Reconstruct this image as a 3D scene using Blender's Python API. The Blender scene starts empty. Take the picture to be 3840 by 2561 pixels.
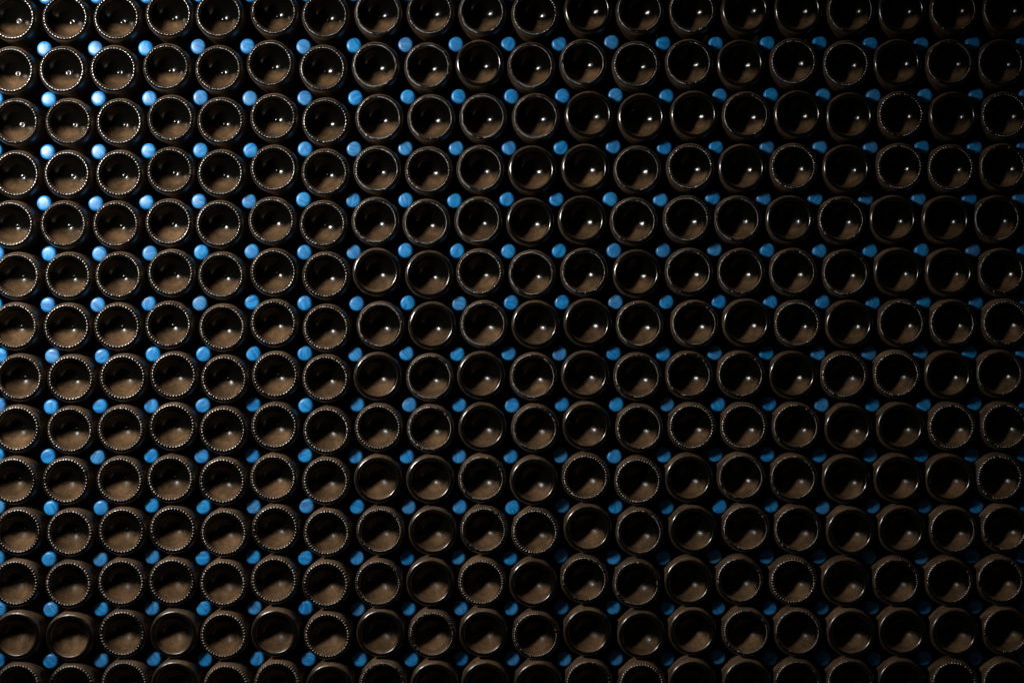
import bpy, math, random
from mathutils import Vector, Euler
random.seed(7)
scene = bpy.context.scene
col = scene.collection

# ------------------------------------------------------------ camera, light, exposure
MM = 0.475e-3            # metres in the plane of the bottle bases per pixel of the 3840 px photograph
DIST = 2.15              # camera to that plane
cam_data = bpy.data.cameras.new('camera')
cam = bpy.data.objects.new('camera', cam_data); col.objects.link(cam)
cam.location = (0, -DIST, 0); cam.rotation_euler = (math.pi/2, 0, 0)
cam_data.sensor_width = 36.0
cam_data.lens = 36.0 * DIST / (3840 * MM)
cam_data.clip_start = 0.05; cam_data.clip_end = 50
cam_data.dof.use_dof = True; cam_data.dof.focus_distance = DIST + 0.012; cam_data.dof.aperture_fstop = 2.8
scene.camera = cam

world = bpy.data.worlds.new('World'); scene.world = world; world.use_nodes = True
wb = world.node_tree.nodes['Background']
wb.inputs['Color'].default_value = (0.75, 0.72, 0.70, 1); wb.inputs['Strength'].default_value = 0.010

LAMP_POS = Vector((-1.60, -1.22, 0.74))
ld = bpy.data.lights.new('cellar_lamp', 'SPOT')
ld.energy = 208; ld.color = (1.0, 0.93, 0.86); ld.shadow_soft_size = 0.15
ld.spot_size = math.radians(71); ld.spot_blend = 1.0
lamp = bpy.data.objects.new('cellar_lamp', ld); col.objects.link(lamp)
lamp.location = LAMP_POS
lamp.rotation_euler = (Vector((-0.66, 0, 0.20)) - LAMP_POS).to_track_quat('-Z', 'Y').to_euler()

scene.view_settings.view_transform = 'Standard'; scene.view_settings.look = 'None'
scene.view_settings.exposure = 0.0; scene.view_settings.gamma = 1.0
scene.view_settings.use_curve_mapping = False
scene.cycles.max_bounces = 6
scene.cycles.sample_clamp_indirect = 4.0
# ring centres / cap centres read off nine enlarged views of the photograph (tile offsets below)
BX = [
"83,118 444,122 788,117 1145,95 1487,100 1859,80 2206,103|268,88 622,80 976,83 1335,90 1694,67 2045,75|107,68 465,68 825,65 1182,68 1530,68 1880,68 2236,68",
"72,476 421,473 771,469 1127,455 1481,465 1832,430 2192,465|250,445 605,447 957,430 1308,445 1660,425 2020,440|82,428 434,430 792,420 1153,432 1500,425 1852,427 2205,425",
"103,826 463,826 808,826 1158,805 1499,820 1857,795 2208,822|275,800 628,800 980,793 1340,793 1700,779 2057,794|118,777 470,782 822,775 1176,787 1526,777 1878,782 2228,780",
"105,1180 457,1180 806,1178 1153,1158 1498,1175 1857,1143 2206,1170|260,1148 611,1155 962,1145 1314,1147 1675,1136 2030,1148|92,1133 443,1137 793,1132 1151,1142 1514,1132 1865,1138 2218,1133",
"73,-10 431,-10 785,-10 1143,-24 1487,-12 1843,-35 2193,-12|248,-33 594,-22 948,-36 1300,-28 1652,-42 2005,-32|68,-45 413,-45 766,-45 1120,-40 1472,-47 1828,-43 2180,-47",
"108,340 459,339 806,337 1160,320 1500,337 1857,315 2210,337|256,313 614,330 960,315 1312,325 1668,312 2025,322|83,312 436,313 790,313 1150,320 1502,310 1850,313 2205,313",
"98,682 450,684 795,683 1145,672 1508,690 1858,660 2213,693|283,674 633,677 985,668 1336,668 1692,657 2045,670|123,665 472,658 820,665 1172,666 1527,660 1876,661 2235,658",
"127,1030 480,1036 835,1030 1177,1015 1522,1038 1866,1013 2212,1035|263,1020 619,1028 966,1014 1323,1022 1675,1010 2030,1022|82,1013 435,1012 788,1012 1138,1015 1495,1007 1843,1010 2195,1004",
"107,1378 471,1387 822,1380 1172,1362 1514,1386 1864,1360 2218,1390|272,1368 624,1376 976,1364 1335,1374 1683,1358 2044,1373|103,1363 457,1362 810,1363 1167,1370 1520,1362 1868,1363 2225,1360",
"88,197 443,200 812,195 1158,185 1508,202 1855,178 2210,200|266,185 620,188 974,185 1325,198 1678,175 2035,200|82,181 437,175 794,180 1152,188 1502,182 1850,182 2197,178",
"120,543 475,550 826,540 1170,532 1520,552 1867,524 2218,552|282,537 636,540 987,534 1336,546 1692,521 2044,547|110,530 470,522 821,531 1178,541 1528,531 1878,536 2228,525",
"100,895 467,900 825,888 1165,884 1512,897 1860,875 2212,900|272,893 620,888 973,888 1320,892 1671,868 2025,897|78,882 428,875 793,880 1144,885 1492,881 1850,881 2197,873",
"112,1243 470,1255 828,1237 1177,1234 1515,1250 1865,1228 2222,1250|282,1232 635,1240 982,1230 1340,1250 1690,1224 2057,1245|108,1222 471,1226 822,1225 1183,1230 1532,1224 1887,1225 2238,1220",
"120,1594 482,1604 842,1580 1185,1578 1535,1600 1880,1580 2235,1600|300,1580 650,1585 995,1582 1355,1585 1700,1575 2060,1590|105,1572 475,1572 820,1574 1180,1570 1530,1572 1885,1577 2235,1574"]
BT = [0,0,0,0,1,1,1,1,1,2,2,2,2,2]
CX = [
"x 310,-24 655,-28 993,-30 1350,-38 1700,-38 2070,-40|100,-45 460,-40 800,-50 1160,-41",
"x 297,330 643,327 985,325 1342,315 1678,313 2058,315|103,305 453,302 797,300 1153,298 1500,297 1853,287 2205,293|267,298 617,292 970,292 1318,300 1663,297 2010,293 2355,290",
"-33,670 327,673 667,668 1013,668 1360,662 1693,665 2067,665|113,662 470,657 815,655 1173,655 1520,652 1880,648 2227,652|292,650 640,645 995,648 1340,652 1685,650 2033,645 2375,640",
"-38,1020 320,1030 667,1028 1007,1023 1360,1020 1698,1018 2067,1010|105,1010 453,1003 798,1003 1157,1002 1510,998 1865,992 2212,1000|267,1000 615,998 972,1000 1315,1002 1665,998 2022,998 2360,990",
"x 297,1378 648,1380 990,1370 1348,1365 1687,1363 2058,1353|98,1357 455,1357 788,1360 1142,1350 1480,1350 1845,1352 2185,1355|247,1345 593,1347 943,1347 1290,1350 1645,1348 1988,1348 2330,1345",
"-25,187 330,190 673,190 1015,185 1365,178 1705,172 2065,180|100,175 453,167 808,172 1153,172 1497,168 1870,168 2205,165|257,158 615,165 970,170 1312,167 1663,167 2010,167 2360,170",
"-38,535 322,537 663,537 1008,527 1353,525 1708,517 2066,525|122,527 470,523 820,525 1173,520 1518,518 1880,517 2227,515|285,515 635,518 988,515 1333,520 1680,518 2030,522 2375,520",
"-5,880 350,883 692,885 1037,873 1380,870 1720,868 2067,865|112,870 460,865 807,868 1155,863 1500,865 1868,863 2205,867|258,862 612,863 960,865 1305,865 1660,862 1990,860 2350,858",
"-12,1220 343,1228 677,1222 1028,1223 1375,1217 1718,1213 2072,1218|125,1212 480,1213 820,1215 1178,1217 1517,1210 1890,1215 2230,1210|280,1210 628,1207 983,1213 1330,1212 1678,1212 2020,1207 2375,1210",
"-22,30 327,35 660,37 1023,27 1367,30 1712,30 2067,25|117,35 463,32 817,30 1167,30 1507,28 1873,30 2210,27|263,22 613,20 970,25 1312,22 1660,25 2003,22 2360,20",
"-18,375 343,383 680,383 1025,365 1377,375 1720,375 2078,370|125,373 475,375 822,373 1180,377 1518,367 1880,372 2227,375|288,370 640,365 990,377 1330,370 1680,370 2030,370 2375,370",
"-20,728 330,728 678,730 1030,713 1372,722 1717,713 2070,720|122,718 465,723 810,718 1165,722 1513,710 1868,718 2203,720|258,713 610,713 965,712 1310,713 1660,715 2005,708 2350,710",
"-12,1070 343,1070 683,1067 1030,1060 1380,1062 1722,1058 2072,1060|128,1068 473,1063 828,1063 1170,1060 1513,1055 1865,1055 2232,1060|280,1058 630,1060 985,1058 1325,1055 1678,1055 2020,1050 2375,1050",
"-20,1420 340,1420 683,1415 1040,1405 1387,1410 1740,1405 2090,1405|142,1410 493,1410 830,1405 1180,1402 1532,1405 1882,1403 2230,1405|280,1395 628,1395 990,1400 1335,1400 1680,1400 2020,1395 2370,1395"]
CT = [0,0,0,0,0,1,1,1,1,2,2,2,2,2]
K = 1300/2351.0
def read(rows, tiers):
    out = []
    for s, t in zip(rows, tiers):
        r = []
        for g, part in enumerate(s.split('|')):
            for tok in part.split():
                if tok == 'x': r.append(None); continue
                a, b = tok.split(','); r.append((int(a)*K + 1270*g, int(b)*K + 847*t))
        out.append(r)
    return out
B = read(BX, BT); CAPS = read(CX, CT)

def to_plane(px, py, depth=0.0):
    """a pixel of the photograph to a place in the stack, depth behind the plane of the bases"""
    k = (DIST + depth) / DIST
    return (px - 1920) * MM * k, -(py - 1280.5) * MM * k

# ------------------------------------------------------------ materials
class NT:
    def __init__(s, name):
        s.m = bpy.data.materials.new(name); s.m.use_nodes = True
        s.t = s.m.node_tree; s.b = s.t.nodes['Principled BSDF']
    def n(s, kind, **kw):
        nd = s.t.nodes.new(kind)
        for k, v in kw.items():
            if k.startswith('i_'):
                key = k[2:]; key = int(key) if key.isdigit() else key.replace('_', ' ')
                nd.inputs[key].default_value = v
            else: setattr(nd, k, v)
        return nd
    def l(s, a, b): s.t.links.new(a, b)
    def math(s, op, a, b=None, c=None, clamp=False):
        nd = s.n('ShaderNodeMath', operation=op, use_clamp=clamp)
        for i, v in enumerate((a, b, c)):
            if v is None: continue
            if isinstance(v, (int, float)): nd.inputs[i].default_value = v
            else: s.l(v, nd.inputs[i])
        return nd.outputs[0]
    def ramp(s, v, a, b, lo=0.0, hi=1.0):
        nd = s.n('ShaderNodeMapRange', interpolation_type='SMOOTHSTEP')
        s.l(v, nd.inputs[0]); nd.inputs[1].default_value = a; nd.inputs[2].default_value = b
        nd.inputs[3].default_value = lo; nd.inputs[4].default_value = hi
        return nd.outputs[0]

def glass_material(name, rough, settle, ragged=1.0, film=0.02, shine=0.55, heel=0.0):
    """near-black green glass; cellar dust lies on whatever faces up"""
    m = NT(name)
    geo = m.n('ShaderNodeNewGeometry'); oi = m.n('ShaderNodeObjectInfo'); tc = m.n('ShaderNodeTexCoord')
    sep = m.n('ShaderNodeSeparateXYZ'); m.l(geo.outputs['Normal'], sep.inputs[0])
    csep = m.n('ShaderNodeSeparateColor'); m.l(oi.outputs['Color'], csep.inputs[0])
    seed, amount = csep.outputs[0], csep.outputs[1]
    off = m.n('ShaderNodeCombineXYZ'); 
    m.l(m.math('MULTIPLY', seed, 37.0), off.inputs[0]); m.l(m.math('MULTIPLY', seed, 11.0), off.inputs[2])
    pos = m.n('ShaderNodeVectorMath', operation='ADD'); m.l(tc.outputs['Object'], pos.inputs[0]); m.l(off.outputs[0], pos.inputs[1])
    def noise(scale, detail=4, rough_=0.6, dist=0.0):
        nd = m.n('ShaderNodeTexNoise'); nd.inputs['Scale'].default_value = scale; nd.inputs['Detail'].default_value = detail
        nd.inputs['Roughness'].default_value = rough_; nd.inputs['Distortion'].default_value = dist
        m.l(pos.outputs[0], nd.inputs['Vector']); return nd.outputs[0]
    big = noise(28, 3); mid = noise(130, 5, 0.65, 0.6); fine = noise(650, 3, 0.7)
    # where dust settles: up-facing, with a ragged limit
    lim = m.math('ADD', sep.outputs[2], m.math('MULTIPLY', m.math('SUBTRACT', mid, 0.5), 0.30 * ragged))
    lim = m.math('ADD', lim, m.math('MULTIPLY', m.math('SUBTRACT', big, 0.5), 0.25 * ragged))
    d = m.ramp(lim, settle[0], settle[1])
    d = m.math('MULTIPLY', d, m.ramp(mid, 0.25, 0.62, 0.62, 1.0))
    d = m.math('MULTIPLY', d, m.ramp(fine, 0.35, 0.60, 0.55, 1.0))
    d = m.math('MULTIPLY', d, amount)
    d = m.math('ADD', d, m.ramp(fine, 0.45, 0.8, 0.0, film), clamp=True)
    if heel:                                  # the heel outside the worn bearing ring keeps a coat of dust all round
        ob = m.n('ShaderNodeSeparateXYZ'); m.l(tc.outputs['Object'], ob.inputs[0])
        rad = m.math('SQRT', m.math('ADD', m.math('MULTIPLY', ob.outputs[0], ob.outputs[0]), m.math('MULTIPLY', ob.outputs[2], ob.outputs[2])))
        coat = m.math('MULTIPLY', m.ramp(rad, 0.0400, 0.0422), m.ramp(mid, 0.3, 0.6, heel * 0.5, heel))
        d = m.math('MAXIMUM', d, coat)
    tone = m.n('ShaderNodeMixRGB'); tone.inputs[1].default_value = (0.100, 0.062, 0.033, 1); tone.inputs[2].default_value = (0.215, 0.131, 0.069, 1)
    m.l(m.ramp(big, 0.3, 0.7), tone.inputs[0])
    cm = m.n('ShaderNodeMixRGB'); cm.inputs[1].default_value = (0.002, 0.002, 0.0015, 1)
    m.l(d, cm.inputs[0]); m.l(tone.outputs[0], cm.inputs[2]); m.l(cm.outputs[0], m.b.inputs['Base Color'])
    r = m.math('ADD', m.math('MULTIPLY', d, 0.62), m.math('MULTIPLY', fine, 0.10)); r = m.math('ADD', r, rough - 0.05, clamp=True)
    m.l(r, m.b.inputs['Roughness'])
    m.l(m.math('SUBTRACT', shine, m.math('MULTIPLY', d, 0.42)), m.b.inputs['Specular IOR Level'])
    bump = m.n('ShaderNodeBump'); bump.inputs['Strength'].default_value = 0.30; bump.inputs['Distance'].default_value = 0.0007
    m.l(m.math('ADD', mid, m.math('MULTIPLY', big, 1.6)), bump.inputs['Height']); m.l(bump.outputs[0], m.b.inputs['Normal'])
    return m.m

m_side = glass_material('dusty_glass_side', 0.24, (-0.25, 0.65), 1.0, 0.20, 0.5, 0.36)
m_rim = glass_material('worn_glass_rim', 0.20, (0.20, 0.85), 0.6, 0.03, 1.0, 0.34)
m_punt = glass_material('dusty_glass_punt', 0.15, (0.05, 0.62), 0.7, 0.002, 0.28)
m_neck = glass_material('dark_glass_neck', 0.25, (0.2, 1.1))

def cap_material():
    m = NT('blue_lacquered_tin')
    tc = m.n('ShaderNodeTexCoord'); oi = m.n('ShaderNodeObjectInfo'); geo = m.n('ShaderNodeNewGeometry')
    csep = m.n('ShaderNodeSeparateColor'); m.l(oi.outputs['Color'], csep.inputs[0])
    off = m.n('ShaderNodeCombineXYZ'); m.l(m.math('MULTIPLY', csep.outputs[0], 23.0), off.inputs[0]); m.l(m.math('MULTIPLY', csep.outputs[0], 51.0), off.inputs[2])
    pos = m.n('ShaderNodeVectorMath', operation='ADD'); m.l(tc.outputs['Object'], pos.inputs[0]); m.l(off.outputs[0], pos.inputs[1])
    def noise(scale, detail=4, stretch=None, dist=0.0):
        nd = m.n('ShaderNodeTexNoise'); nd.inputs['Scale'].default_value = scale; nd.inputs['Detail'].default_value = detail; nd.inputs['Distortion'].default_value = dist
        src = pos.outputs[0]
        if stretch:
            mp = m.n('ShaderNodeMapping'); mp.inputs['Scale'].default_value = stretch; m.l(src, mp.inputs[0]); src = mp.outputs[0]
        m.l(src, nd.inputs['Vector']); return nd.outputs[0]
    smear = noise(150, 4, (1.0, 1, 0.25), 1.2); fine = noise(520, 3); blot = noise(75, 3, None, 0.8)
    c = m.n('ShaderNodeMixRGB'); c.inputs[1].default_value = (0.005, 0.165, 0.50, 1); c.inputs[2].default_value = (0.012, 0.31, 0.74, 1)
    m.l(m.ramp(smear, 0.35, 0.65), c.inputs[0])
    dust = m.n('ShaderNodeMixRGB'); dust.inputs[2].default_value = (0.20, 0.19, 0.17, 1)
    f = m.math('MULTIPLY', m.ramp(blot, 0.5, 0.8, 0, 0.35), m.ramp(fine, 0.35, 0.65))
    m.l(m.math('ADD', f, m.math('MULTIPLY', csep.outputs[1], 0.18), clamp=True), dust.inputs[0]); m.l(c.outputs[0], dust.inputs[1])
    m.l(dust.outputs[0], m.b.inputs['Base Color'])
    m.l(m.ramp(smear, 0.3, 0.7, 0.30, 0.45), m.b.inputs['Roughness']); m.b.inputs['Specular IOR Level'].default_value = 0.65
    bump = m.n('ShaderNodeBump'); bump.inputs['Strength'].default_value = 0.25; bump.inputs['Distance'].default_value = 0.0005
    m.l(smear, bump.inputs['Height']); m.l(bump.outputs[0], m.b.inputs['Normal'])
    return m.m
m_cap = cap_material()

mw = NT('cellar_chalk')
nz = mw.n('ShaderNodeTexNoise', i_Scale=6.0, i_Detail=6.0)
cr = mw.n('ShaderNodeMixRGB'); cr.inputs[1].default_value = (0.05, 0.045, 0.04, 1); cr.inputs[2].default_value = (0.12, 0.11, 0.10, 1)
mw.l(nz.outputs[0], cr.inputs[0]); mw.l(cr.outputs[0], mw.b.inputs['Base Color']); mw.b.inputs['Roughness'].default_value = 0.95

# ------------------------------------------------------------ shapes (axis along y, mouth of the base towards -y, depth = +y)
def lathe(name, prof, seg, mat, disp=None, cap_last=False):
    """prof: (radius, depth) list; disp(i, angle) -> (dr, dd)"""
    vs, fs = [], []
    for i, (r, d) in enumerate(prof):
        for k in range(seg):
            a = 2 * math.pi * k / seg
            dr, dd = disp(i, a, r, d) if disp else (0, 0)
            vs.append(((r + dr) * math.cos(a), d + dd, (r + dr) * math.sin(a)))
    for i in range(len(prof) - 1):
        for k in range(seg):
            k2 = (k + 1) % seg
            fs.append((i*seg + k, i*seg + k2, (i+1)*seg + k2, (i+1)*seg + k))
    if cap_last:
        fs.append(tuple((len(prof)-1)*seg + k for k in range(seg)))
    me = bpy.data.meshes.new(name); me.from_pydata(vs, [], fs)
    me.polygons.foreach_set('use_smooth', [True] * len(me.polygons))
    me.materials.append(mat); me.update()
    return me

def spline(pts, n):
    """Catmull-Rom through the profile points"""
    out = []
    P = [pts[0]] + list(pts) + [pts[-1]]
    for i in range(1, len(P) - 2):
        for k in range(n):
            t = k / n
            q = []
            for c in (0, 1):
                p0, p1, p2, p3 = P[i-1][c], P[i][c], P[i+1][c], P[i+2][c]
                q.append(0.5 * (2*p1 + (p2-p0)*t + (2*p0-5*p1+4*p2-p3)*t*t + (3*p1-p0-3*p2+p3)*t**3))
            out.append(tuple(q))
    out.append(pts[-1]); return out

R = 0.0437
me_body = lathe('bottle_side', [(R, 0.0150), (R, 0.0200), (R, 0.060), (R, 0.110), (R, 0.145)] +
                spline([(R, 0.150), (0.0415, 0.168), (0.034, 0.190), (0.0245, 0.212), (0.0165, 0.232), (0.0145, 0.250)], 4) +
                [(0.0142, 0.290), (0.0158, 0.2925), (0.0158, 0.2975), (0.0135, 0.300)], 72, m_side, cap_last=True)

# base rim: heel curve, bearing ring, turn into the punt
rim_prof = spline([(R, 0.0165), (R, 0.0130), (0.0435, 0.0086), (0.0428, 0.0050), (0.0415, 0.0022), (0.0397, 0.0007), (0.0376, 0.0), (0.0354, 0.0003), (0.0337, 0.0018), (0.0324, 0.0044), (0.0317, 0.0074)], 4)
def bump_fn(kind):
    rnd = random.Random(kind)
    jit = [rnd.uniform(0.55, 1.25) for _ in range(200)]
    worn = rnd.uniform(0, 6.28)
    def band(r, d, c, w):                     # where on the profile a row of knurls sits
        return max(0.0, 1 - ((r - c) / w) ** 2) if d < 0.008 else 0.0
    def f(i, a, r, d):
        h = 0.0
        if kind in ('beaded', 'beaded_b', 'beaded_c'):
            n = {'beaded': 44, 'beaded_b': 47, 'beaded_c': 42}[kind]
            k = int(a / (2*math.pi) * n + (0.35 if kind == 'beaded_c' else 0)) % n
            ph = a * n + (0.5 * (r - 0.0377) / 0.003 if kind == 'beaded_b' else 0)
            s = 1 - abs((ph / math.pi + 1) % 2 - 1) ** 3
            h = 0.0015 * band(r, d, 0.0371, 0.0044) ** 0.4 * s * jit[k]
            if kind == 'beaded_c': h *= 0.70 + 0.30 * math.cos(a - worn)
        elif kind in ('stippled', 'stippled_b'):
            n = 56 if kind == 'stippled' else 64
            k = int(a / (2*math.pi) * n) % n
            u = a * n / math.pi
            s1 = 1 - abs((u + 1) % 2 - 1) ** 2.5; s2 = 1 - abs(u % 2 - 1) ** 2.5
            h = 0.0012 * (band(r, d, 0.0393, 0.0024) * s1 + band(r, d, 0.0357, 0.0022) * s2) * jit[k]
            h *= 0.80 + 0.20 * math.cos(a - worn)
        else:
            h = 0.00012 * band(r, d, 0.038, 0.004) * (math.cos(a*5 + worn) + math.cos(a*11))
        return 0.0, -h
    return f
RIMS = {k: lathe('base_rim_' + k, rim_prof, 600 if k != 'smooth' else 120, m_rim, bump_fn(k))
        for k in ('beaded', 'beaded_b', 'beaded_c', 'stippled', 'stippled_b', 'smooth')}

# punt: the deep hollow with its small pip
def punt(name, depth, pip):
    p = [(0.0317, 0.0074), (0.0309, 0.0096), (0.0297, 0.0124), (0.0276, 0.0164), (0.0245, 0.0212), (0.0205, 0.0260), (0.0160, 0.0298),
         (0.0120, 0.0325), (0.0080, 0.0345), (0.0045, 0.0357), (0.0025, 0.0360 - 0.4 * pip), (0.0010, 0.0360 - pip), (0.0002, 0.0360 - pip * 1.05)]
    p = [(r, 0.0074 + (d - 0.0074) * depth / 0.030) for r, d in spline(p, 4)]
    return lathe(name, p, 96, m_punt, cap_last=True)
PUNTS = [punt('punt_deep', 0.0265, 0.0007), punt('punt_mid', 0.0250, 0.0004), punt('punt_shallow', 0.0235, 0.0008)]

# reversed bottle: crown cap with fluted skirt, neck and body behind
def flute(i, a, r, d):
    return (0.00045 * math.cos(21 * a) * max(0.0, min(1.0, (d - 0.0015) / 0.004)), 0)
me_cap = lathe('crown', spline([(0.0137, 0.0068), (0.0137, 0.0054), (0.0134, 0.0036), (0.0126, 0.0018), (0.0110, 0.0006), (0.0088, 0.0000), (0.0045, -0.0003), (0.0004, -0.0004)], 4), 84, m_cap, flute, cap_last=True)
me_neck = lathe('reversed_side', [(0.0132, 0.0040), (0.0134, 0.016), (0.0128, 0.018), (0.0128, 0.125)] +
                spline([(0.0130, 0.130), (0.0165, 0.150), (0.0245, 0.172), (0.034, 0.194), (0.0415, 0.214), (R, 0.235)], 3) +
                [(R, 0.300), (0.040, 0.306), (0.036, 0.307)], 48, m_neck, cap_last=True)

# ------------------------------------------------------------ the stack
ORD = 'first second third fourth fifth sixth seventh eighth ninth tenth eleventh twelfth thirteenth fourteenth fifteenth sixteenth seventeenth eighteenth nineteenth twentieth'.split()
def part(name, me, parent, color):
    o = bpy.data.objects.new(name, me); col.objects.link(o); o.parent = parent; o.color = color; return o

SMOOTH = {0: (11, 14, 15, 17), 1: (9, 14, 17), 2: (11, 12, 13, 15, 16, 18), 3: (10, 11, 14, 16), 4: (10, 11, 15, 17, 18),
          5: (7, 8, 12, 17, 18), 6: (8, 10, 11, 14, 16), 7: (7, 9, 11, 15, 18), 8: (9, 11, 16, 17), 9: (7, 8, 10, 13, 16, 17, 18),
          10: (8, 11, 13, 16, 17), 11: (8, 10, 13, 16), 12: (0, 1, 3, 5, 7, 9, 11, 12, 13, 16, 17, 18), 13: (3, 6, 8, 9, 10, 13, 14, 17)}
front = []
for k in range(14):
    for j in range(20):
        px, py = B[k][j]
        x, z = to_plane(px, py)
        front.append((x, z))
        t = bpy.data.objects.new('wine_bottle', None); col.objects.link(t)
        t.empty_display_size = 0.02
        t.location = (x, random.uniform(-0.0022, 0.0022), z)
        spin = random.uniform(0, 2*math.pi)
        t.rotation_euler = (Euler((random.gauss(0, 0.009), 0, random.gauss(0, 0.009))).to_matrix() @ Euler((0, spin, 0)).to_matrix()).to_euler()
        smooth = j in SMOOTH[k]
        kind = 'smooth' if smooth else random.choice(('beaded', 'beaded_b', 'beaded_c') if j < 7 else ('stippled', 'stippled_b', 'beaded_b', 'stippled'))
        seed = random.random(); c = (seed, random.uniform(0.72, 1.0), 0, 1)
        part('side', me_body, t, c); part('base_rim', RIMS[kind], t, c); part('punt', random.choice(PUNTS), t, c)
        look = 'dusty dark bottle base with %s rim' % ('smooth' if smooth else 'beaded')
        t['label'] = '%s, %s from left in %s row from top' % (look, ORD[j], ORD[k])
        t['category'] = 'bottle'
        t['group'] = 'dusty bottles stacked base outwards'

CD = 0.0195
for k in range(14):
    row = CAPS[k]; n = 0
    for j, c in enumerate(row):
        if c is None: continue
        px, py = c
        depth = CD + 0.0025 * max(0.0, min(1.0, (j - 9) / 9)) + 0.001 * max(0.0, min(1.0, (k - 7) / 5))
        x, z = to_plane(px, py, depth)
        for _ in range(6):                        # necks lie on the bottles round them, not in them
            for bx, bz in front:
                dx, dz = x - bx, z - bz; dd = math.hypot(dx, dz)
                if dd < 0.0573: x += dx / dd * (0.0574 - dd); z += dz / dd * (0.0574 - dd)
        t = bpy.data.objects.new('capped_bottle', None); col.objects.link(t)
        t.empty_display_size = 0.01
        t.location = (x, depth + random.uniform(-0.0015, 0.0015), z)
        t.rotation_euler = (random.gauss(0, 0.02), random.uniform(0, 2*math.pi), random.gauss(0, 0.02))
        cc = (random.random(), random.random() ** 2, 0, 1)
        part('crown_cap', me_cap, t, cc); part('neck', me_neck, t, cc)
        if j + k * 0.5 < 5: tone = 'pale blue'
        elif j + k * 0.6 < 15: tone = 'bright blue'
        else: tone = 'dim dark blue'
        nth = 'rightmost' if j == 20 else ORD[n] + ' from left'
        t['label'] = 'neck with %s crown cap, %s in %s cap row from top' % (tone, nth, ORD[k])
        t['category'] = 'bottle'
        t['group'] = 'capped bottles lying neck outwards between the bases'
        n += 1

# cellar wall behind the stack; unseen slabs added round it against stray light
def slab(name, lo, hi, mat):
    x0, y0, z0 = lo; x1, y1, z1 = hi
    v = [(x, y, z) for x in (x0, x1) for y in (y0, y1) for z in (z0, z1)]
    f = [(0,1,3,2), (4,6,7,5), (0,4,5,1), (2,3,7,6), (0,2,6,4), (1,5,7,3)]
    me = bpy.data.meshes.new(name); me.from_pydata(v, [], f); me.materials.append(mat)
    o = bpy.data.objects.new(name, me); col.objects.link(o); o['kind'] = 'structure'; return o
slab('cellar_wall', (-1.5, 0.352, -1.1), (1.5, 0.45, 1.1), mw.m)
slab('side_light_block', (-1.45, 0.0, -1.05), (-0.946, 0.350, 1.05), mw.m)  # added out of frame, both sides: keeps lamp light from leaking in behind
slab('side_light_block', (0.946, 0.0, -1.05), (1.45, 0.350, 1.05), mw.m)
slab('top_light_block', (-0.944, 0.0, 0.646), (0.944, 0.350, 1.05), mw.m)  # added above the frame, closes the light-blocking box
slab('bottom_light_block', (-0.944, 0.0, -1.05), (0.944, 0.350, -0.664), mw.m)  # added below the frame, same light-blocking box
